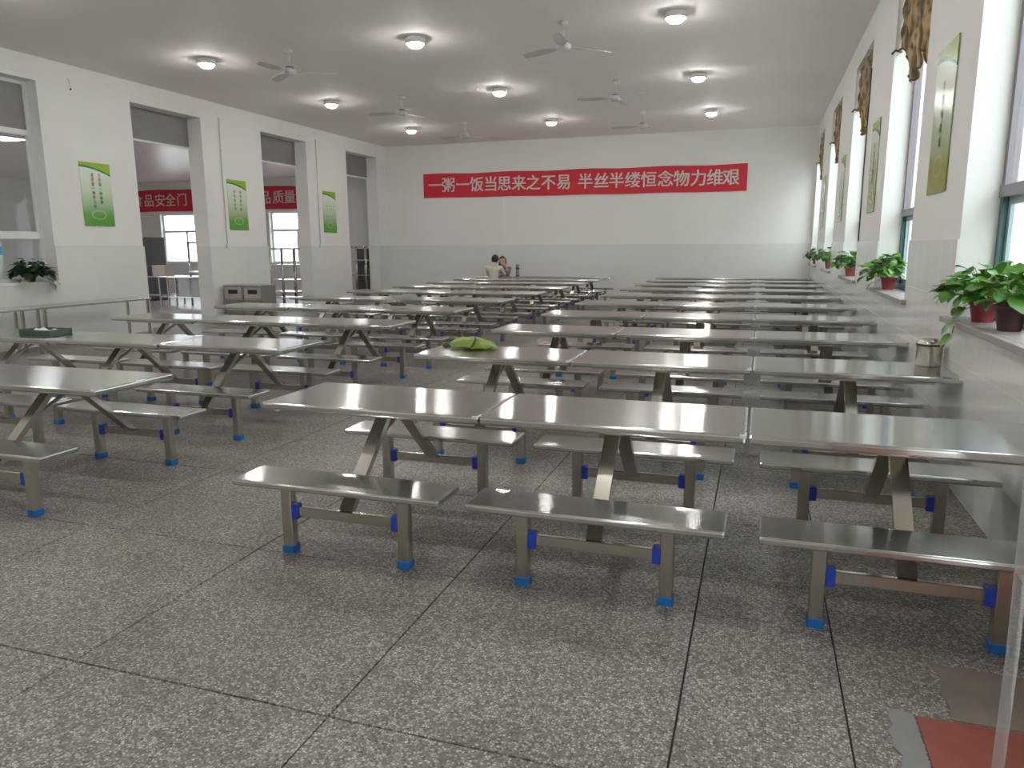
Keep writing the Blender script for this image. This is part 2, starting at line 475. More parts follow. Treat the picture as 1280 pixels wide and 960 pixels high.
# ---- tiled dado on the hall's walls (12 mm proud, wraps the pillars)
D = .012
b = B(); b.box(XR - D, XR - .0003, YF, DOOR_R[0], 0, ZW); y0 = DOOR_R[1]
for a, c in WIN_R:
    b.box(XR - D, XR - .0003, y0, a, 0, ZW); b.box(XR - D, XR - .0003, a, c, 0, SILL - .05); y0 = c
b.box(XR - D, XR - .0003, y0, YB, 0, ZW)
obj('tile_dado', b, wr, material='glazed_tile')
b = B(); b.box(XL + .0003, XL + D, YF, WIN_L[0], 0, ZW); b.box(XL + .0003, XL + D, WIN_L[0], WIN_L[1], 0, 1.05)
edges = [WIN_L[1]] + [v for o2 in OPEN_L for v in o2] + [YB]
b.box(XL + .0003, XL + D, WIN_L[1], OPEN_L[0][0] + D, 0, ZW)
for i in range(3):
    a = OPEN_L[i][1] - D; c = OPEN_L[i + 1][0] + D if i < 2 else YB
    b.box(XL - TL + .02, XL + D, a, c, 0, ZW)
obj('tile_dado', b, wl, material='glazed_tile')
obj('tile_dado', B().box(XL, XR - D, YB - D, YB + .02, 0, ZW), wb, material='glazed_tile')
# dark joint line above the dado on the left wall
obj('dado_joint', B().box(XL - .01, XL + .006, WIN_L[1], OPEN_L[0][0], ZW, ZW + .012), wl, material='conduit')
# bright metal corner beads of the tiled pillars
for i, (a, c) in enumerate(OPEN_L):
    obj('corner_bead', B().box(XL + .004, XL + .018, a - .004 if i else a - .004, a + D + .004, 0, ZW), wl, material='upvc')

# ---- grey panels closing the heads of the openings in the left wall
for i, (a, c) in enumerate(OPEN_L):
    t = struct(obj('trim_%d' % (i + 1), B().box(XL - TL + .0, XL - TL + .03, a, c, 3.69, ZH), material='grey_panel'))
    obj('panel_edge', B().box(XL - TL - .005, XL - TL + .04, a, c, 3.655, 3.69), t, material='white_paint')

# ---- windows of the right wall
def make_window_right(n, a, c):
    w = bpy.data.objects.new('window_%d' % n, None); COL.objects.link(w); struct(w)
    X0 = XR + .215; zt = ZH; zm = 1.90
    def fr(name, m, *boxes):
        bb = B()
        for q in boxes: bb.box(*q)
        return obj(name, bb, w, material=m)
    fr('upper_frame', 'grey_frame', (X0, X0 + .07, a, a + .06, zm, zt), (X0, X0 + .07, c - .06, c, zm, zt), (X0, X0 + .07, a + .06, c - .06, zt - .06, zt))
    fr('lower_frame', 'teal_frame', (X0, X0 + .07, a, a + .06, SILL, zm), (X0, X0 + .07, c - .06, c, SILL, zm), (X0, X0 + .07, a + .06, c - .06, SILL, SILL + .06))
    fr('transom_bar', 'grey_frame', (X0 - .01, X0 + .08, a, c, zm, zm + .075))
    mid = (a + c) / 2
    fr('mullion', 'grey_frame', (X0 + .01, X0 + .06, mid - .03, mid + .03, zm + .075, zt - .06))
    for k, (p, q) in enumerate(((a + .06, mid), (mid, c - .06))):
        s_ = fr('sash', 'sash_frame', (X0 + .015 + .02 * k, X0 + .035 + .02 * k, p, p + .05, SILL + .06, zm), (X0 + .015 + .02 * k, X0 + .035 + .02 * k, q - .05, q, SILL + .06, zm),
                (X0 + .015 + .02 * k, X0 + .035 + .02 * k, p + .05, q - .05, SILL + .06, SILL + .11), (X0 + .015 + .02 * k, X0 + .035 + .02 * k, p + .05, q - .05, zm - .05, zm))
        obj('pane', B().box(X0 + .022 + .02 * k, X0 + .028 + .02 * k, p + .05, q - .05, SILL + .11, zm - .05), s_, material='window_glass')
        fr('pane', 'window_glass', (X0 + .03, X0 + .036, p + (0 if k == 0 else .03), q - (.03 if k == 0 else 0), zm + .075, zt - .06))
    sl = obj('window_sill', B().box(XR - .055, X0 + .005, a - .12, c + .12, SILL - .042, SILL, .004, 1), w, material='sill_stone') if n else None
    return w
# the sill slab must not run through the pillars: front nosing is wide, the part in the reveal is not
def window_sill(w, a, c):
    b = B(); b.box(XR - .055, XR - D - .0005, a - .12, c + .12, SILL - .042, SILL, .003, 1); b.box(XR - D - .0005, XR + .30, a, c, SILL - .04, SILL)
    return obj('window_sill', b, w, material='sill_stone')
for i, (a, c) in enumerate(WIN_R):
    w = make_window_right(i + 1, a, c)
    for ch in list(w.children):
        if ch.name.startswith('window_sill'): bpy.data.objects.remove(ch)
    window_sill(w, a, c)

# ---- white window of the left wall, looking into the next room
w = bpy.data.objects.new('window_7', None); COL.objects.link(w); struct(w)
a, c = WIN_L; X0 = XL - .22; zl, z1_, z2_ = 1.05, 1.88, 3.42
bb = B()
for p, q, r, s_ in ((a, a + .07, zl, ZH), (c - .07, c, zl, ZH), (a + .07, c - .07, zl, zl + .07), (a + .07, c - .07, ZH - .06, ZH)):
    bb.box(X0 - .06, X0, p, q, r, s_)
obj('window_frame', bb, w, material='upvc')
obj('transom_bar', B().box(X0 - .06, X0 + .01, a + .07, c - .07, z2_, z2_ + .09), w, material='upvc')
obj('transom_bar', B().box(X0 - .06, X0 + .01, a + .07, c - .07, z1_ - .12, z1_), w, material='upvc')
mid = (a + c) / 2
obj('mullion', B().box(X0 - .05, X0 + .005, mid - .035, mid + .035, zl + .07, z1_ - .12), w, material='upvc')
obj('pane', B().box(X0 - .035, X0 - .029, a + .07, c - .07, z1_, z2_), w, material='window_glass')
obj('pane', B().box(X0 - .035, X0 - .029, a + .07, mid - .035, zl + .07, z1_ - .12), w, material='window_glass')
obj('pane', B().box(X0 - .035, X0 - .029, mid + .035, c - .07, zl + .07, z1_ - .12), w, material='window_glass')
obj('head_panel', B().box(X0 - .05, X0 - .02, a + .07, c - .07, z2_ + .09, ZH - .06), w, material='grey_panel')
obj('window_sill', B().box(X0, XL + .03, a, c, zl - .03, zl + .012), w, material='white_paint')

# ---- windows of the next room
def plain_window(n, axis, a, c, z0, z1, plane):
    w = bpy.data.objects.new('window_%d' % n, None); COL.objects.link(w); struct(w)
    def bx(b, u0, u1, za, zb, d0, d1):
        if axis == 'x': b.box(u0, u1, plane + d0, plane + d1, za, zb)
        else: b.box(plane - d1, plane - d0, u0, u1, za, zb)
    f = B(); zm = z0 + (z1 - z0) * .64; m_ = (a + c) / 2
    for q in ((a, a + .05, z0, z1), (c - .05, c, z0, z1), (a + .05, c - .05, z0, z0 + .05), (a + .05, c - .05, z1 - .05, z1)): bx(f, *q, .12, .18)
    obj('window_frame', f, w, material='upvc')
    f = B(); bx(f, a + .05, c - .05, zm - .04, zm + .04, .12, .18); obj('transom_bar', f, w, material='upvc')
    f = B(); bx(f, m_ - .03, m_ + .03, z0 + .05, zm - .04, .12, .18); obj('mullion', f, w, material='upvc')
    for p, q, r, s2 in ((a + .05, m_ - .03, z0 + .05, zm - .04), (m_ + .03, c - .05, z0 + .05, zm - .04), (a + .05, c - .05, zm + .04, z1 - .05)):
        f = B(); bx(f, p, q, r, s2, .145, .15); obj('pane', f, w, material='window_glass')
for k, (a, c) in enumerate(WIN_A_BACK): plain_window(8 + k, 'x', a, c, 1.09, 2.77, YB)
for k, (a, c) in enumerate(WIN_A_SIDE): plain_window(10 + k, 'y', a, c, 1.1, 3.1, XA)  # far-wall pair added out of sight to brighten the next room

# ---- open glass door leaf beside the camera, clear soft seal on its edge
d = bpy.data.objects.new('door_1', None); COL.objects.link(d); struct(d); d.location = (.52, 1.6, 0)
obj('pane', B().box(.010, .745, -.005, .005, .012, 2.25), d, material='window_glass')
obj('edge_seal', B().tube([(0, 0, .006), (0, 0, .8), (-.008, 0, 1.2), (-.012, 0, 2.25)], .0115, 12), d, material='clear_plastic')
obj('hinge', B().box(.70, .757, -.02, .02, .006, .12, .004, 1), d, material='steel_tube')
obj('hinge', B().box(.70, .757, -.02, .02, 2.10, 2.22, .004, 1), d, material='steel_tube')

# ================================================================ CANTEEN TABLES
TL_, TD_, ZT = 1.294, .652, .75
BENCH = .558
def build_table():
    t = thing('canteen_table', 'table', 'table')
    top = B().box(-TL_ / 2, TL_ / 2, -TD_ / 2, TD_ / 2, ZT - .042, ZT, .012, 3)
    top = obj('tabletop', smooth_bev(top, 'tabletop', 'steel'), t)
    obj('edge_clip', B().box(TL_ / 2 - .03, TL_ / 2, -TD_ / 2 - .002, -TD_ / 2 + .012, ZT - .012, ZT + .002).box(TL_ / 2 - .006, TL_ / 2, -TD_ / 2, -TD_ / 2 + .06, ZT - .004, ZT + .0025), t, material='upvc')
    obj('under_frame', B().box(-.50, .50, -.22, -.18, ZT - .07, ZT - .042).box(-.50, .50, .18, .22, ZT - .07, ZT - .042).box(-.05, .05, -.18, .18, ZT - .075, ZT - .042), t, material='steel_tube')
    seat_me = smooth_bev(B().box(-.585, .585, -.135, .135, .386, .42, .010, 3), 'bench_seat', 'steel')
    leg_me = B().box(-.030, .030, -.028, .028, .0, .386, .004, 1).mesh('leg', 'steel_tube')
    cap_me = B().box(-.034, .034, -.032, .032, 0, .044, .004, 1).mesh('foot_cap', 'blue_plastic')
    slv_me = B().box(-.020, .020, -.026, .026, -.040, .040, .005, 1).mesh('joint_sleeve', 'blue_tape')
    rail_me = B().box(-.312, .312, -.013, .013, -.027, .027, .003, 1).mesh('stretcher', 'steel_tube')
    for sgn in (-1, 1):
        y = BENCH * sgn
        obj('bench_seat', seat_me, t, (0, y, 0))
        for sx in (-1, 1):
            lg = obj('leg', leg_me, t, (sx * .338, y, 0))
            obj('foot_cap', cap_me, lg)
        st = obj('stretcher', rail_me, t, (0, y, .232))
        for sx in (-1, 1):
            obj('joint_sleeve', slv_me, st, (sx * .292, 0, 0))
        obj('strut', B().beam((0, .075 * sgn, ZT - .06), (0, y - .020 * sgn, .255), .074, .036), t, material='steel_tube')
    obj('brace', B().beam((.0, -.30, .485), (.0, .10, ZT - .085), .036, .012), t, material='steel')
    return t
def smooth_bev(b, name, m):
    return b.mesh(name, m)
proto = build_table()
RY = [3.745, 5.67, 7.52, 9.38, 11.26, 13.15, 15.03, 16.88, 18.68, 20.35]
LY = [3.735, 5.61, 7.60, 9.47, 11.37, 13.27, 15.15, 17.00, 18.70, 20.35]
RX = [(-1.962, 'aisle-side'), (-.662, 'middle'), (.640, 'window-wall')]
LX = [(-4.450, 'aisle-side'), (-5.757, 'middle'), (-7.064, 'far-left')]
first = True
random.seed(4)
for blk, xs, ys in (('right', RX, RY), ('left', LX, LY)):
    for k, yy in enumerate(ys):
        for xx, pos in xs:
            if blk == 'left' and k == 0 and pos == 'far-left':
                continue      # lies wholly outside the picture
            t = proto if first else copy_tree(proto); first = False
            t.location = (xx, yy + random.uniform(-.007, .007), 0)
            t.rotation_euler = (0, 0, random.uniform(-.002, .002))
            if k == 0: row = 'nearest row'
            elif k == 9: row = 'last row'
            else: row = ORD[k] + ' row'
            t['label'] = 'steel table with twin benches, %s unit, %s from camera, %s block' % (pos, row, blk) if k < 9 else 'steel table with twin benches, %s unit, last row before back wall, %s block' % (pos, blk)
            t['category'] = 'table'; t['group'] = 'steel canteen tables with attached benches'

# ================================================================ CEILING LAMPS AND FANS
def build_lamp():
    t = thing('ceiling_lamp', 'lamp', 'lamp')
    obj('housing', B().lathe([(.07, -.0), (.140, -.0), (.146, -.03), (.142, -.084), (.124, -.084), (.114, -.055)], 28, cap=False), t, material='white_paint')
    obj('diffuser', B().lathe([(.114, -.060), (.114, -.085), (.106, -.108), (.085, -.128), (.045, -.140), (.001, -.143)], 28, cap=False), t, material='lamp_glow')
    return t
lamp0 = build_lamp()
used = False
side = {0: 'over the left table block', 1: 'above the central aisle', 2: 'over the right table block'}
depth = {10.79: 'nearest row', 14.62: 'middle row', 18.50: 'farthest row'}
for yy in (-.80, 3.05, 6.92, 10.79, 14.62, 18.50):
    for i, xx in enumerate((-8.86, -5.06, -1.235)):
        t = lamp0 if not used else copy_tree(lamp0); used = True
        t.location = (xx, yy, ZC)
        if yy in depth: t['label'] = 'glowing round ceiling lamp, %s in view, %s' % (depth[yy], side[i])
        else: t['label'] = 'round ceiling lamp out of view, %s, %s' % ({-.80: 'behind the camera', 3.05: 'above the nearest tables', 6.92: 'above the third table row'}[yy], side[i])
        t['category'] = 'lamp'; t['group'] = 'round ceiling lamps'
def build_fan():
    t = thing('ceiling_fan', 'fan', 'fan')
    obj('canopy', B().lathe([(.012, -.075), (.055, -.05), (.062, 0)], 16), t, material='fan_white')
    obj('rod', B().tube([(0, 0, -.06), (0, 0, -.27)], .012, 8), t, material='fan_white')
    obj('motor_housing', B().lathe([(.02, -.385), (.075, -.375), (.105, -.345), (.105, -.30), (.06, -.275), (.02, -.25)], 20), t, material='fan_white')
    obj('motor_collar', B().lathe([(.064, -.276), (.064, -.262), (.03, -.256)], 16), t, material='dark_metal')
    bl = B(); n = 6
    vs = []
    for i in range(n + 1):
        u = i / n; r = .10 + .62 * u; wv = (.018 if i == 0 else .055 + .018 * math.sin(u * PI)) * (.75 if i == n else 1)
        vs.append([bl.bm.verts.new((r, s_ * wv, -.335 + s_ * .016 * min(1, u * 3) - .01 * u + dz)) for s_, dz in ((-1, 0), (1, 0), (1, .005), (-1, .005))])
    for p, q in zip(vs, vs[1:]):
        for k in range(4): bl.bm.faces.new((p[k], p[(k + 1) % 4], q[(k + 1) % 4], q[k]))
    bl.bm.faces.new(vs[0]); bl.bm.faces.new(list(reversed(vs[-1])))
    me = bl.mesh('blade', 'fan_white')
    for k in range(3): obj('blade', me, t, rot=(0, 0, 2 * PI * k / 3))
    return t
fan0 = build_fan(); used = False
for (xx, sd) in ((-7.22, 'left'), (-2.76, 'right')):
    for yy, ang, dl in ((10.72, 25, 'nearest'), (14.66, 70, 'middle'), (18.15, 50, 'farthest')):
        t = fan0 if not used else copy_tree(fan0); used = True
        t.location = (xx, yy, ZC); t.rotation_euler = (0, 0, R(ang + (12 if xx > -5 else 0)))
        t['label'] = 'white three-blade ceiling fan, %s of the %s-hand line of fans' % (dl, sd); t['category'] = 'fan'; t['group'] = 'ceiling fans'

# ================================================================ BANNERS
def banner(name, label, x0, x1, z0, z1, tilt, chars, yy, ch):
    t = thing(name, label, 'banner', ((x0 + x1) / 2, yy, (z0 + z1) / 2)); t.rotation_euler = (0, tilt, 0)
    hw, hh = (x1 - x0) / 2, (z1 - z0) / 2
    bb = B(); n = 48; g = []
    for i in range(n + 1):
        u = -hw + 2 * hw * i / n
        wv = .006 * math.sin(i * .9) - .008
        sag = .012 * math.sin(i * .55)
        g.append([bb.bm.verts.new((u, wv + dy, s_ * hh + sag * (1 if s_ > 0 else .4))) for dy, s_ in ((-.002, -1), (-.002, 1), (.002, 1), (.002, -1))])
    for p, q in zip(g, g[1:]):
        for k in range(4): bb.bm.faces.new((p[k], p[(k + 1) % 4], q[(k + 1) % 4], q[k]))
    bb.bm.faces.new(g[0]); bb.bm.faces.new(g[-1])
    obj('cloth', bb, t, material='banner_red')
    cache = {}
    for c_, cx in chars:
        if c_ not in cache: cache[c_] = text_mesh(c_, ch, 'banner_letters', bold=.017)
        obj('printed_character', cache[c_], t, (cx - (x0 + x1) / 2, -.020, 0))
    return t
xs = [-9.625, -9.184, -8.709, -8.253, -7.802, -7.369, -6.916, -6.469, -6.004, -5.556, -4.901, -4.433, -3.994, -3.537, -3.087, -2.620, -2.182, -1.727, -1.280, -.859]
banner('slogan_banner', 'long red cloth banner with pale slogan high on the back wall', -10.02, -.44, 3.055, 3.77, .0045,
       list(zip('一粥一饭当思来之不易半丝半缕恒念物力维艰', xs)), YB - .018, .42)
banner('slogan_banner', 'red banner seen through the wall openings, above the next room\'s windows', -23.0, -13.5, 2.86, 3.60, .002,
       list(zip('食品安全门', (-21.19, -20.69, -20.20, -19.75, -19.25))) + list(zip('品质量', (-15.815, -15.316, -14.866))), YB - .018, .42)

# ================================================================ POSTERS
def poster(label, face, yc, texts, matname='poster_print', w=.65, h=1.1, z0=1.99, group=None):
    """face +1: hangs on the left wall and looks to +X; -1: right wall"""
    X = XL + .004 if face > 0 else XR - .004
    t = thing('wall_poster', label, 'poster', (X, yc, z0), 0, group)
    t.rotation_euler = (0, 0, 0 if face > 0 else PI)
    obj('board', B().box(0, .008, -w / 2, w / 2, 0, h), t, material=matname)
    for s_, y_, z_, hh, m_ in texts:
        obj('printed_character', text_mesh(s_, hh, m_, .012), t, (.0105, y_, z_), (0, 0, PI / 2))
    return t
def column(s_, y_, z_top, step, hh, reds=0):
    return [(c_, y_, z_top - i * step, hh, 'print_red' if i < reds else 'print_black') for i, c_ in enumerate(s_)]
p1 = column('节约是一种美德', .075, .885, .078, .062, 2) + column('浪费是一种坏习惯', -.075, .885, .078, .062, 2)
p2 = column('谁知盘中餐', .10, .84, .095, .070) + column('粒粒皆辛苦', -.10, .84, .095, .070) + [(c_, -.13 + .075 * i, .285, .06, 'print_red') for i, c_ in enumerate('节约')]
poster('green poster with two columns of writing beside the white left window', 1, 10.63, p1, group='green posters')
poster('green poster with red title near its foot, above the steel cabinet', 1, 14.445, p2, group='green posters')
p3 = []
for k in range(5): p3 += column('一粒米一滴汗', .20 - .10 * k, .80, .09, .034)
poster('green poster nearest the back wall on the left wall', 1, 18.28, p3, group='green posters')
rlab = ['olive poster with round emblem on the pillar by the nearest plants', 'olive poster on the pillar between second and third window', 'narrow-looking olive poster on the pillar after the third window', 'olive poster on the farthest window pillar']
for lab, yc in zip(rlab, (6.745, 10.49, 14.40, 18.45)):
    poster(lab, -1, yc, column('珍惜每粒粮', 0, .80, .105, .07), 'poster_print_olive', group='olive posters')

# ================================================================ CURTAIN VALANCES
def valance(a, c, label, seed):
    t = thing('curtain_valance', label, 'curtain', (XR + .05, (a + c) / 2, ZH), 0, 'window valances')
    W = c - a - .04; n, mrows = 64, 14
    rnd = random.Random(seed)
    def hem(u):     # u 0 = near side
        pts = ((0, 1.10), (.10, 1.10), (.20, .92), (.26, .90), (.36, 1.02), (.50, 1.10), (.60, 1.02), (.72, .78), (.86, .64), (1, .60))
        for (u0, d0), (u1, d1) in zip(pts, pts[1:]):
            if u <= u1:
                k = (u - u0) / (u1 - u0); k = k * k * (3 - 2 * k); drop = d0 + (d1 - d0) * k; break
        drop += .018 * math.sin(u * 60)
        return drop
    bb = B(); grid = []
    for i in range(n + 1):
        u = i / n; col = []
        for j in range(mrows + 1):
            v = j / mrows; dz = hem(u) * v
            fold = .022 * math.sin(u * 2 * PI * 9 + v * 2.2) * (0.4 + .6 * v) + .012 * math.sin(v * 18 + 5 * math.sin(PI * 2 * u))
            col.append(bb.bm.verts.new((fold, -W / 2 + W * u, -.01 - dz)))
        grid.append(col)
    for p, q in zip(grid, grid[1:]):
        for j in range(mrows):
            f = bb.bm.faces.new((p[j], q[j], q[j + 1], p[j + 1])); f.smooth = True
    hemline = [v[-1].co.copy() for v in grid]
    res = bmesh.ops.solidify(bb.bm, geom=bb.bm.faces[:], thickness=.004)
    obj('drape', bb, t, material='valance_cloth')
    obj('fringe', B().tube(hemline, .011, 6), t, material=mat('fringe', (.14, .08, .03), .7))
    obj('rod', B().tube([(.03, -W / 2, -.02), (.03, W / 2, -.02)], .012, 8), t, material='dark_metal')
    obj('tieback_hook', B().tube([(.0, W / 2 - .02, -.62), (-.05, W / 2 - .02, -.60), (-.085, W / 2 - .03, -.64)], .012, 6), t, material='dark_metal')
for (a, c), nm, sd in zip(WIN_R[1:], ('second window', 'third window', 'fourth window', 'window nearest the back wall'), range(4)):
    valance(a, c, 'gold-brown swagged valance at the head of the ' + nm, sd)

# ================================================================ POT PLANTS
def leaf_mesh(name, m):
    pts = [(0, 0), (.28, .10), (.46, .32), (.44, .55), (.28, .80), (0, 1.06)]
    bb = B(); mid = [bb.bm.verts.new((0, y_, -.06 * (y_ - .4) ** 2 * 4)) for y_ in (0.06, .12, .34, .56, .80, 1.06)]
    for s_ in (-1, 1):
        edge = [bb.bm.verts.new((s_ * x_, y_ - (.06 if i == 1 else 0), .13 * x_ - .10 * (y_ - .4) ** 2)) for i, (x_, y_) in enumerate(pts[1:-1], 1)]
        ring = [mid[0]] + edge + [mid[-1]]
        for i in range(5):
            vs = [mid[i], ring[i], ring[i + 1], mid[i + 1]]
            vs2 = []
            for v in vs:
                if v not in vs2: vs2.append(v)
            if len(vs2) > 2:
                f = bb.bm.faces.new(vs2 if s_ > 0 else list(reversed(vs2))); f.smooth = True
    me = bpy.data.meshes.new(name); bb.bm.to_mesh(me); bb.bm.free(); me.materials.append(M[m])
    return me
LEAF = {m: leaf_mesh('leaf', m) for m in ('leaf', 'leaf_dark', 'leaf_pale')}
def pot_plant(label, loc, seed, pot_m='pot_red', leafm='leaf', nleaf=46, spread=.20, height=.20, leaf_len=.085, pot_r=.075, pot_h=.13, singles=True, trails=(), ymin=-9, ymax=9, xmin=-9, xmax=9):
    rnd = random.Random(seed)
    t = thing('pot_plant', label, 'plant', loc, 0, 'pot plants on the window sills')
    r = pot_r
    p = obj('pot', B().lathe([(r * .70, 0), (r * .92, pot_h * .82), (r * 1.03, pot_h * .83), (r * 1.05, pot_h), (r * .95, pot_h), (r * .90, pot_h * .86), (.001, pot_h * .86)], 20, cap=False), t, material=pot_m)
    obj('soil', B().lathe([(.001, pot_h * .87), (r * .91, pot_h * .87)], 16, cap=False), p, material='soil')
    stems = B(); leaves = []
    for i in range(nleaf):
        ang = rnd.uniform(0, 2 * PI); rad = spread * math.sqrt(rnd.uniform(.02, 1)); hz = pot_h + height * (1 - (rad / spread) ** 2 * .75) * rnd.uniform(.35, 1)
        x_ = min(max(math.cos(ang) * rad, xmin), xmax); y_ = min(max(math.sin(ang) * rad, ymin), ymax)
        tip = Vector((x_, y_, hz)); root = Vector((x_ * .2, y_ * .2, pot_h * .85))
        stems.tube([root, (root + tip) / 2 + Vector((0, 0, .03)), tip], .0022, 4)
        leaves.append((tip, ang + rnd.uniform(-.7, .7), rnd.uniform(-.9, .35), leaf_len * rnd.uniform(.7, 1.15), leafm))
    for tr in trails:
        pts = [Vector(q) for q in tr]
        stems.tube(pts, .0025, 4)
        for k in range(1, len(pts)):
            q = pts[k]; a2 = math.atan2(q.y, q.x)
            leaves.append((q, a2 + rnd.uniform(-.8, .8), rnd.uniform(-1.1, -.5), leaf_len * .95, leafm if leafm != 'leaf_dark' else 'leaf_pale'))
    obj('stems', stems, t, material='stem_green')
    if singles:
        for tip, ang, tl, sz, m_ in leaves:
            l = obj('leaf', LEAF[m_], t, tip, (tl, rnd.uniform(-.4, .4), ang - PI / 2)); l.scale = (sz, sz, sz)
    else:
        by = {}
        for tip, ang, tl, sz, m_ in leaves:
            mx = Matrix.Translation(tip) @ Matrix.Rotation(ang - PI / 2, 4, 'Z') @ Matrix.Rotation(tl, 4, 'X') @ Matrix.Scale(sz, 4)
            bm_ = by.setdefault(m_, bmesh.new()); n0 = len(bm_.verts)
            bm_.from_mesh(LEAF[m_]); bm_.verts.ensure_lookup_table()
            for v in bm_.verts[n0:]: v.co = mx @ v.co
        for m_, bm_ in by.items():
            me = bpy.data.meshes.new('foliage'); bm_.to_mesh(me); bm_.free(); me.materials.append(M[m_]); smooth(me)
            obj('foliage', me, t)['kind'] = 'stuff'
    return t
pot_plant('leafy green pothos in a red pot trailing over the nearest sill', (1.385, 5.50, SILL), 1, 'pot_red', nleaf=125, spread=.23, height=.27, leaf_len=.105, pot_r=.085, pot_h=.135, xmax=.04, ymax=.17, ymin=-.16,
          trails=[[(-.05, -.04, .12), (-.13, -.08, .08), (-.18, -.11, .0), (-.19, -.12, -.07)], [(-.06, -.02, .13), (-.12, -.02, .10)]])
pot_plant('green pothos in a dark red pot at the right edge of the picture', (1.395, 4.98, SILL), 2, 'pot_dark', nleaf=90, spread=.20, height=.26, leaf_len=.105, pot_r=.085, pot_h=.15, xmax=.04, ymax=.14)
pot_plant('green pothos in a red pot on the second sill beyond the pillar', (1.38, 9.28, SILL), 3, 'pot_red', nleaf=110, spread=.25, height=.27, leaf_len=.105, pot_r=.085, pot_h=.15, xmax=.06, ymax=.17,
          trails=[[(-.05, .0, .12), (-.15, .05, .16), (-.24, .10, .14)], [(-.06, .03, .12), (-.16, .1, .06), (-.22, .14, .02)]])
pot_plant('bushy green pot plant on the third window sill', (1.38, 12.98, SILL), 4, 'pot_terracotta', nleaf=120, spread=.30, height=.28, leaf_len=.11, pot_r=.10, pot_h=.15, singles=False, xmax=.05, ymax=.18)
pot_plant('green pot plant on the fourth window sill', (1.38, 16.95, SILL), 5, 'pot_terracotta', nleaf=120, spread=.30, height=.32, leaf_len=.12, pot_r=.10, pot_h=.16, singles=False, xmax=.05, ymax=.18)
pot_plant('dark small pot plant on the sill nearest the back wall', (1.38, 21.0, SILL), 6, 'pot_terracotta', 'leaf_dark', nleaf=100, spread=.26, height=.30, leaf_len=.11, pot_r=.09, pot_h=.14, singles=False, xmax=.05, ymax=.2)
pot_plant('dark-leaved pot plant with pale trailing leaves on the left window sill', (XL - .06, 9.20, 1.062), 7, 'pot_dark', 'leaf_dark', nleaf=190, spread=.28, height=.30, leaf_len=.135, pot_r=.085, pot_h=.10, singles=False, xmin=-.12, ymin=-.17,
          trails=[[(.05, .1, .12), (.12, .20, .06), (.15, .24, -.02), (.16, .22, -.08)], [(.05, .12, .12), (.13, .26, .10), (.15, .30, .02)], [(.03, -.1, .12), (.12, -.20, .08), (.15, -.25, .03)]])

# ================================================================ THINGS ON THE TABLES
def cloth_bag():
    t = thing('cloth_bag', 'lime green soft bag lying on the second-row table by the aisle', 'bag', (-2.27, 5.80, ZT + .002))
    bb = B(); bmesh.ops.create_icosphere(bb.bm, subdivisions=4, radius=1)
    for v in bb.bm.verts:
        c_ = v.co; nz = mnoise.noise(Vector((c_.x * 2.1, c_.y * 2.1, c_.z * 1.6 + 3))) * .20 + mnoise.noise(c_ * 5) * .07
        k = 1 + nz
        z_ = c_.z * (.062 if c_.z > 0 else .03) * k + .004 * math.sin(c_.x * 9 + c_.y * 4)
        v.co = Vector((c_.x * .20 * k, c_.y * .12 * k, max(z_ + .03 * (1 - .4 * c_.x), 0)))
    for f in bb.bm.faces: f.smooth = True
    obj('bag_body', bb, t, material='bag_green')
    obj('strap', B().tube([(-.10, -.05, .02), (-.19, -.04, .018), (-.26, .0, .014), (-.27, .05, .012), (-.20, .06, .02)], .013, 8), t, material='bag_dark')
    fl = B(); fl.tube([(.02, -.115, .012), (.05, -.12, .04), (.06, -.08, .085), (.03, .0, .098)], .009, 6)
    obj('drawstring', fl, t, material='bag_dark')
cloth_bag()
def canister():
    t = thing('steel_canister', 'round steel canister with lid on the second-row table against the wall', 'canister', (1.172, 5.86, ZT))
    obj('body', B().lathe([(.078, 0), (.082, .01), (.082, .140), (.084, .145)], 28), t, material='steel_tube')
    l = obj('lid', B().lathe([(.087, .141), (.087, .162), (.074, .182), (.040, .196), (.001, .200)], 28, cap=False), t, material='steel_tube')
    obj('lid_rim', B().lathe([(.0875, .143), (.090, .150), (.0875, .158)], 28, cap=False), l, material='dark_metal')
canister()
def tray():
    t = thing('plastic_tray', 'shallow dark green tray with a white cloth on the left-hand second-row table', 'tray', (-6.80, 5.60, ZT + .002))
    b = B(); b.box(-.20, .20, -.13, .13, 0, .006)
    for q in ((-.20, -.192, -.13, .13), (.192, .20, -.13, .13), (-.192, .192, -.13, -.122), (-.192, .192, .122, .13)): b.box(q[0], q[1], q[2], q[3], .006, .055)
    obj('tray_body', b, t, material='tray_green')
    c_ = B(); bmesh.ops.create_grid(c_.bm, x_segments=14, y_segments=10, size=1)
    for v in c_.bm.verts:
        v.co = Vector((v.co.x * .13 - .04, v.co.y * .10, .035 + .03 * mnoise.noise(Vector((v.co.x * 2, v.co.y * 2, 1.3)))))
    for f in c_.bm.faces: f.smooth = True
    bmesh.ops.solidify(c_.bm, geom=c_.bm.faces[:], thickness=.004)
    obj('cloth', c_, t, material='paper')
tray()
def flask():
    t = thing('vacuum_flask', 'tall grey vacuum flask with black bands on the last-row table beside the two diners', 'flask', (-6.50, 20.22, ZT))
    obj('body', B().lathe([(.050, 0), (.052, .02), (.052, .22), (.046, .245)], 24), t, material='flask')
    obj('band', B().lathe([(.0535, .205), (.0535, .245)], 24), t, material='flask_band')
    obj('band', B().lathe([(.0535, .0), (.0535, .03)], 24), t, material='flask_band')
    obj('cup_lid', B().lathe([(.048, .245), (.050, .26), (.050, .335), (.042, .345)], 24), t, material='flask')
flask()
sc = B(); bmesh.ops.create_icosphere(sc.bm, subdivisions=2, radius=.03)
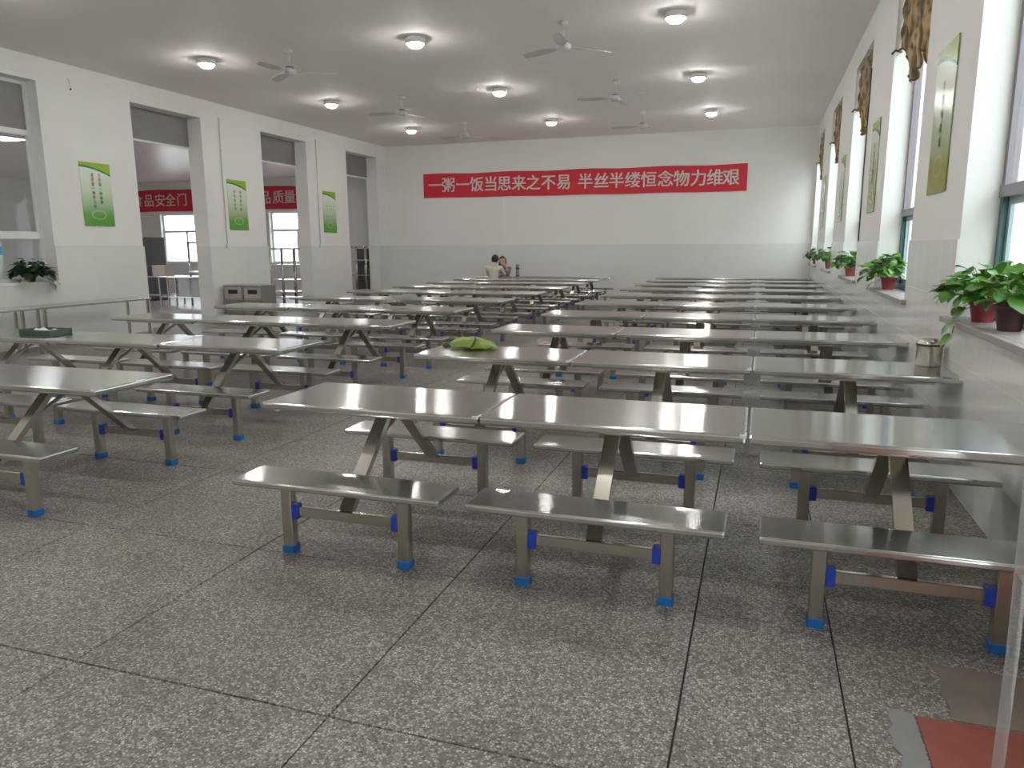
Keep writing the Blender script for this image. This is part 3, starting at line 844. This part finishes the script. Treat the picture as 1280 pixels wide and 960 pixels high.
for v in sc.bm.verts:
    v.co *= 1 + .5 * mnoise.noise(v.co * 60); v.co.z = max(0, v.co.z * .6 + .012)
tag(obj('paper_scrap', sc, loc=(-4.45, 6.07, 0), material='paper'), 'tiny crumpled white paper scrap on the floor beside the left benches', 'litter')

# ================================================================ TWO DINERS
def capsule_chain(b, pts, rad, n=12):
    """tapered limb as overlapping rings with ball ends"""
    pts = [Vector(p) for p in pts]
    for i in range(len(pts) - 1):
        p, q = pts[i], pts[i + 1]; r0, r1 = rad[i], rad[i + 1]
        steps = max(2, int((q - p).length / .02))
        b.tube([p.lerp(q, k / steps) for k in range(steps + 1)], [r0 + (r1 - r0) * k / steps for k in range(steps + 1)], n)
    for p, r in zip(pts, rad): b.ball(p, r, 2)
def make_hand(b, wrist, dirv, palmn, curl, side):
    d = Vector(dirv).normalized(); n = Vector(palmn); n = (n - d * n.dot(d)).normalized(); s_ = d.cross(n) * side
    c_ = Vector(wrist) + d * .045
    b.ball(c_, .036, 2, (1, 1, 1)); b.ball(Vector(wrist) + d * .07, .034, 2)
    for k, (off, ln) in enumerate(((-.027, .068), (-.009, .078), (.009, .074), (.026, .058))):
        p = Vector(wrist) + d * .085 + s_ * off; pts = [p - d * .03, p]; dd = d.copy()
        for seg in (.42, .32, .26):
            dd = (dd * math.cos(curl) + n * math.sin(curl)).normalized(); p = p + dd * ln * seg; pts.append(p.copy())
        capsule_chain(b, pts, [.0095, .0092, .0088, .008, .007], 8)
    p0 = Vector(wrist) + d * .03 - s_ * .03
    capsule_chain(b, [p0, p0 + d * .03 - s_ * .025 + n * .012, p0 + d * .06 - s_ * .028 + n * .02], [.013, .0105, .009], 8)
def make_person(label, loc, rotz, joints, hair, shirt, group, hair_m):
    """joints in the figure's own space, +Y is where it faces"""
    t = thing('person', label, 'person', loc, rotz, group)
    b = B(); J_ = {k: Vector(v) for k, v in joints.items() if not k.startswith('hand') and k != 'sleeve'}
    # trunk
    capsule_chain(b, [J_['pelvis'], J_['waist'], J_['chest'], J_['neck0']], [.145, .135, .150, .075], 16)
    for s_ in ('l', 'r'):
        sx = -1 if s_ == 'l' else 1
        capsule_chain(b, [J_['pelvis'] + Vector((sx * .06, 0, 0)), J_['hip_' + s_]], [.13, .105], 14)
        capsule_chain(b, [J_['chest'] + Vector((sx * .07, 0, .02)), J_['sh_' + s_]], [.115, .068], 14)
        capsule_chain(b, [J_['hip_' + s_], J_['knee_' + s_], J_['ankle_' + s_]], [.098, .062, .042], 14)
        toe = J_['ankle_' + s_] + Vector((0, .16, -.045))
        capsule_chain(b, [J_['ankle_' + s_] + Vector((0, -.03, -.035)), toe], [.042, .034], 12)
        capsule_chain(b, [J_['sh_' + s_], J_['el_' + s_], J_['wr_' + s_]], [.062, .045, .030], 14)
        h_ = joints['hand_' + s_]
        make_hand(b, J_['wr_' + s_], h_[0], h_[1], h_[2], sx)
    # neck and head
    hd = J_['head']; f = Vector(joints['face']).normalized(); sd = f.cross(Vector((0, 0, 1))).normalized()
    capsule_chain(b, [J_['neck0'], hd - Vector((0, 0, .05))], [.062, .055], 14)
    b.ball(hd, .098, 3, (.90, .98, 1.15)); b.ball(hd + f * .03 - Vector((0, 0, .065)), .062, 2)
    b.ball(hd + f * .092 - Vector((0, 0, .022)), .017, 2, (1, 1, 1.4))
    for s_ in (-1, 1): b.ball(hd + sd * s_ * .088 - Vector((0, 0, .015)), .022, 2, (.7, 1, 1.4))
    me = b.mesh('body')
    o = bpy.data.objects.new('body', me); COL.objects.link(o)
    md = o.modifiers.new('r', 'REMESH'); md.mode = 'VOXEL'; md.voxel_size = .0075
    sm = o.modifiers.new('s', 'SMOOTH'); sm.iterations = 3; sm.factor = .5
    me2 = bpy.data.meshes.new_from_object(o.evaluated_get(bpy.context.evaluated_depsgraph_get()))
    bpy.data.objects.remove(o); me2.name = 'body'
    me2.materials.clear()
    for m_ in ('skin', shirt, 'trousers', 'shoe'): me2.materials.append(M[m_])
    sleeve = joints.get('sleeve', .6)
    def segd(p, a, c_):
        ab = c_ - a; k = max(0, min(1, (p - a).dot(ab) / ab.length_squared)); return (p - (a + ab * k)).length, k
    for p in me2.polygons:
        c_ = p.center; best = (9, 0)
        tests = [(segd(c_, J_['pelvis'], J_['waist']), 1, .13), (segd(c_, J_['waist'], J_['chest']), 1, .14), (segd(c_, J_['chest'], J_['neck0']), 1, .10),
                 (segd(c_, J_['neck0'] + Vector((0, 0, .03)), hd), 0, .07), ((((c_ - hd).length), 0), 0, .11)]
        for s_ in ('l', 'r'):
            tests += [(segd(c_, J_['hip_' + s_], J_['knee_' + s_]), 2, .09), (segd(c_, J_['knee_' + s_], J_['ankle_' + s_]), 2, .055),
                      (segd(c_, J_['ankle_' + s_] - Vector((0, 0, .03)), J_['ankle_' + s_] + Vector((0, .16, -.045))), 3, .05),
                      (segd(c_, J_['chest'], J_['sh_' + s_]), 1, .09), (segd(c_, J_['sh_' + s_], J_['el_' + s_]), 'up', .055), (segd(c_, J_['el_' + s_], J_['wr_' + s_]), 'fore', .04), (((c_ - J_['wr_' + s_]).length, 0), 0, .09)]
        for (dd, k), kind, r_ in tests:
            v = dd - r_
            if v < best[0]:
                if kind == 'up': kind = 1 if sleeve > .5 * k else 0
                elif kind == 'fore': kind = 1 if sleeve > .5 + .5 * k else 0
                best = (v, kind)
        p.material_index = best[1]; p.use_smooth = True
    obj('body', me2, t)
    # eyes, brows and mouth
    e = B()
    for s_ in (-1, 1): e.ball(hd + sd * s_ * .033 + f * .088 + Vector((0, 0, .004)), .009, 2)
    obj('eyes', e, t, material='hair_black')
    e = B(); e.ball(hd + f * .096 - Vector((0, 0, .062)), .012, 2, (1, .5, .45)); obj('mouth', e, t, material='lip')
    # hair: shell over the skull, open at the face
    hb = B(); bmesh.ops.create_icosphere(hb.bm, subdivisions=4, radius=1)
    kill = []
    for v in hb.bm.verts:
        n = v.co.copy(); ff = n.dot(f); up = n.z
        if (ff > .35 and up < .42) or (up < hair['low'] and ff > -.1) or up < hair['low'] - .35: kill.append(v)
        k = .112 + .006 * mnoise.noise(n * 6)
        v.co = hd + Vector((n.x * k * .95, n.y * k * 1.0, n.z * k * 1.14)) + Vector((0, 0, .006))
    bmesh.ops.delete(hb.bm, geom=kill, context='VERTS')
    bmesh.ops.solidify(hb.bm, geom=hb.bm.faces[:], thickness=.012)
    for fc in hb.bm.faces: fc.smooth = True
    if hair.get('long'):
        for s_ in (-1, -.5, 0, .5, 1):
            base = hd + sd * s_ * .075 - f * (.075 - .05 * abs(s_)) + Vector((0, 0, .03))
            hb.tube([base, base + Vector((0, 0, -.12)) - f * .02, base + Vector((0, 0, -.24)) - f * .015, base + Vector((0, 0, -.31))], [.035, .042, .034, .012], 10)
    obj('hair', hb, t, material=hair_m)
    return t
man = dict(pelvis=(0, -.02, .545), waist=(0, 0, .72), chest=(0, .035, .92), neck0=(0, .06, 1.085), head=(.02, .10, 1.235), face=(.25, .97, -.1),
           hip_l=(-.095, .05, .525), hip_r=(.095, .05, .525), knee_l=(-.12, .46, .49), knee_r=(.12, .46, .49), ankle_l=(-.11, .40, .085), ankle_r=(.11, .42, .085),
           sh_l=(-.195, .05, 1.00), sh_r=(.195, .06, 1.00), el_l=(-.25, .24, .815), el_r=(.25, .26, .815), wr_l=(-.14, .43, .80), wr_r=(.13, .45, .80),
           hand_l=((.5, .86, -.05), (0, 0, -1), .25), hand_r=((-.45, .88, -.05), (0, 0, -1), .25), sleeve=.45)
make_person('person in a cream shirt with short black hair, seated with back to the camera', (-7.07, 19.775, 0), 0, man, dict(low=-.30), 'shirt_cream', 'diners at the last table', 'hair_black')
woman = dict(pelvis=(0, -.02, .54), waist=(0, .02, .70), chest=(0, .09, .87), neck0=(0, .15, 1.03), head=(.0, .22, 1.185), face=(-.15, .97, -.22),
             hip_l=(-.09, .05, .522), hip_r=(.09, .05, .522), knee_l=(-.10, .44, .48), knee_r=(.10, .44, .48), ankle_l=(-.10, .38, .085), ankle_r=(.10, .40, .085),
             sh_l=(-.175, .12, .95), sh_r=(.175, .12, .95), el_l=(-.24, .38, .80), el_r=(.21, .38, .80), wr_l=(-.17, .42, 1.02), wr_r=(.02, .52, .80),
             hand_l=((.45, -.25, .85), (.6, -.6, 0), .45), hand_r=((-.9, .4, 0), (0, 0, -1), .25), sleeve=.72)
make_person('person with long brown hair in a grey top, facing the camera, hand at face', (-7.12, 20.925, 0), PI, woman, dict(low=-.25, long=True), 'shirt_grey', 'diners at the last table', 'hair_brown')

# ================================================================ FURNITURE ALONG THE LEFT WALL AND IN THE NEXT ROOM
def work_table(label, x0, x1, y0, y1, z, shelf=None, legs_in=.05, group=None, panel=False):
    cx, cy = (x0 + x1) / 2, (y0 + y1) / 2; hx, hy = (x1 - x0) / 2, (y1 - y0) / 2
    t = thing('work_table', label, 'table', (cx, cy, 0), 0, group)
    obj('tabletop', B().box(-hx, hx, -hy, hy, z - .035, z, .006, 2), t, material='steel')
    leg = B().box(-.02, .02, -.02, .02, 0, z - .035, .003, 1).mesh('leg', 'steel_tube')
    for sx in (-1, 1):
        for sy in (-1, 1): obj('leg', leg, t, (sx * (hx - legs_in), sy * (hy - legs_in), 0))
    if shelf: obj('shelf', B().box(-hx + .03, hx - .03, -hy + .03, hy - .03, shelf - .025, shelf), t, material='steel')
    if panel: obj('back_panel', B().box(-hx + .07, hx - .07, hy - .03, hy - .02, .28, z - .06), t, material='door_steel')
    return t
work_table('long narrow steel serving table under the left window', -10.95, -10.385, 8.56, 10.72, .72, group='steel serving tables by the left wall')
work_table('steel serving table cut off by the left picture edge', -10.95, -10.385, 6.38, 8.545, .72, group='steel serving tables by the left wall')
def steel_cabinet(label, x0, x1, y0, y1, z):
    cx, cy = (x0 + x1) / 2, (y0 + y1) / 2; hx, hy = (x1 - x0) / 2, (y1 - y0) / 2
    t = thing('steel_cabinet', label, 'cabinet', (cx, cy, 0), 0, 'steel cabinets against the pillar')
    obj('body', B().box(-hx, hx, -hy + .02, hy, .06, z - .03, .004, 1), t, material='door_steel')
    obj('cabinet_top', B().box(-hx - .008, hx + .008, -hy - .02, hy, z - .03, z, .006, 2), t, material='steel')
    dr = obj('drawer', B().box(-hx + .02, hx - .02, -hy, -hy + .02, z - .30, z - .05, .003, 1), t, material='steel_tube')
    obj('drawer_slot', B().box(-.12, .12, -hy - .004, -hy, z - .20, z - .11), dr, material='black_slot')
    obj('cabinet_door', B().box(-hx + .02, hx - .02, -hy, -hy + .02, .09, z - .33, .003, 1), t, material='grey_panel')
    for sx in (-1, 1):
        for sy in (-1, 1): obj('leg', B().lathe([(.018, 0), (.018, .06)], 10), t, (sx * (hx - .05), sy * (hy - .06), 0), material='dark_metal')
steel_cabinet('steel cabinet with a black slot, the one touching the pillar', -11.22, -10.73, 13.66, 14.16, .80)
steel_cabinet('steel cabinet with a black slot, outer one of the pair by the pillar', -10.71, -10.22, 13.66, 14.16, .80)
def rack(label, x0, x1, y0, y1, zt, shelves, ups=3, back=None, r=.026):
    cx, cy = (x0 + x1) / 2, (y0 + y1) / 2; hx, hy = (x1 - x0) / 2, (y1 - y0) / 2
    t = thing('steel_rack', label, 'rack', (cx, cy, 0), 0, 'steel racks in the next room')
    up = B().tube([(0, 0, 0), (0, 0, zt)], r, 8).mesh('upright', 'steel_tube')
    for i in range(ups):
        for sy in (-1, 1): obj('upright', up, t, (-hx + r + (2 * hx - 2 * r) * i / (ups - 1), sy * (hy - r), 0))
    for z_ in shelves: obj('shelf', B().box(-hx, hx, -hy, hy, z_ - .025, z_), t, material='steel')
    for sy in (-1, 1): obj('top_rail', B().tube([(-hx, sy * (hy - r), zt - .02), (hx, sy * (hy - r), zt - .02)], r * .9, 8), t, material='steel_tube')
    if back: obj('back_panel', B().box(-hx + .02, hx - .02, hy - .012, hy - .006, .06, zt - .08), t, material=back)
rack('open steel tube rack seen through the second opening', -13.15, -11.90, 17.42, 18.0, 1.58, (.25, .41, .73, 1.14), 4)
rack('shelved steel rack with dark back seen through the opening by the back wall', -12.42, -11.72, 20.95, 21.5, 1.62, (.25, .73, 1.20), 3, 'cabinet_dark', .022)
rack('tall steel rack behind the work table in the first opening', -15.22, -13.9, 17.15, 17.7, 1.76, (.45, .95, 1.60), 3)
work_table('steel work table with ribbed panel seen through the first opening', -15.62, -14.0, 16.36, 17.05, .84, .30, panel=True)
work_table('steel counter under cartons in the next room', -17.3, -15.75, 16.9, 17.6, .82, .3)
def carton(label, loc, sx, sy, sz, m_='carton'):
    t = thing('carton_box', label, 'box', loc, 0, 'boxes in the next room')
    obj('box_body', B().box(-sx, sx, -sy, sy, 0, sz, .006, 1), t, material=m_)
    obj('flap', B().box(-sx - .004, sx + .004, -.035, .035, sz - .001, sz + .003), t, material='paper')
carton('pale carton on the counter in the next room', (-16.15, 17.2, .82), .22, .18, .30)
carton('dark box beside the pale carton in the next room', (-16.75, 17.2, .82), .25, .2, .26, 'cabinet_dark')
def tall_cabinet():
    t = thing('storage_cabinet', 'tall dark storage cabinet in the next room, seen through the first opening', 'cabinet', (-18.0, 18.6, 0))
    obj('body', B().box(-.42, .42, -.25, .28, .05, 1.92, .005, 1), t, material='cabinet_dark')
    for sx in (-1, 1):
        dr = obj('cabinet_door', B().box(-.205, .205, -.27, -.25, .08, 1.89, .003, 1), t, (sx * .21, 0, 0), material='cabinet_dark')
        obj('handle', B().tube([(-sx * .16, -.30, .9), (-sx * .16, -.30, 1.1)], .009, 8).box(-sx * .16 - .006, -sx * .16 + .006, -.30, -.27, .91, .922).box(-sx * .16 - .006, -sx * .16 + .006, -.30, -.27, 1.078, 1.09), dr, material='steel')
    obj('plinth', B().box(-.40, .40, -.23, .26, 0, .05), t, material='black_slot')
tall_cabinet()
def panel_light(label, x_, y_):
    t = thing('panel_lamp', label, 'lamp', (x_, y_, ZA), 0, 'panel lamps of the next room')
    bb = B()
    for q in ((-.31, .31, -.31, -.29), (-.31, .31, .29, .31), (-.31, -.29, -.29, .29), (.29, .31, -.29, .29)): bb.box(*q, -.03, 0)
    obj('frame', bb, t, material='white_paint')
    obj('diffuser', B().box(-.29, .29, -.29, .29, -.022, -.012), t, material='panel_glow')
panel_light('bright square panel lamp seen through the left window', -15.0, 11.95)
panel_light('square panel lamp far across the next room\'s ceiling', -19.5, 13.0)  # this and the following panels are added, unseen, to lift the room's light
panel_light('square panel lamp over the serving side of the next room, out of view', -14.0, 8.0)
panel_light('square panel lamp at the far side of the next room, out of view', -19.5, 8.0)

# ---- conduits, switch boxes, cable, notice
def conduit(label, yy, z0, z1):
    t = thing('conduit_pipe', label, 'pipe', (XL + .012, yy, z0), 0, 'conduits on the left wall')
    obj('pipe', B().tube([(.010, 0, .05), (.010, 0, (z1 - z0) * .6), (.012, .01, z1 - z0)], .011, 8), t, material='conduit')
    bx_ = obj('switch_box', B().box(0, .035, -.045, .045, -.03, .06, .004, 1), t, material='trunking')
    obj('switch', B().box(.035, .041, -.02, .02, -.01, .04), bx_, material='upvc')
    for k in (.35, .75): obj('clip', B().box(-.002, .024, -.016, .016, (z1 - z0) * k, (z1 - z0) * k + .02), t, material='conduit')
conduit('thin grey conduit with switch box on the pillar after the first opening', 13.98, 1.62, 4.36)
conduit('thin grey conduit on the pillar after the second opening', 17.72, 1.62, 4.38)
t = thing('cable_trunking', 'thin white cable trunking down the back wall behind the diners', 'trunking', (-7.50, YB, ZW))
obj('channel', B().box(-.03, .03, -.022, 0, 0, 1.40), t, material='trunking')
obj('socket_box', B().box(-.05, .05, -.035, 0, -.02, .09, .004, 1), t, material='trunking')
tag(obj('wall_cable', B().tube([(XR - .008, 11.44, ZW + .01), (XR - .012, 11.44, 2.6), (XR - .008, 11.45, 3.9)], .008, 6), material='dark_metal'), 'dark cable running down the pillar edge at the third window', 'cable')
t = thing('wall_hook', 'small dark wire hook high on the left wall above the first poster', 'hook', (XL, 10.28, 4.30))
obj('wire', B().tube([(0, 0, .12), (.03, 0, .10), (.035, 0, 0), (.03, .01, -.03)], .005, 6), t, material='conduit')
obj('hook_end', B().ball((.03, .01, -.04), .016, 2), t, material='dark_metal')
t = thing('paper_notice', 'blue-headed white paper notice behind the lower left window pane', 'notice', (XL - .275, 8.74, 1.14))
obj('sheet', B().box(0, .003, -.20, .20, 0, .56), t, material='paper')
obj('header_print', B().box(.003, .0035, -.20, .20, .36, .50), t, material='paper_blue')

bpy.context.view_layer.update()
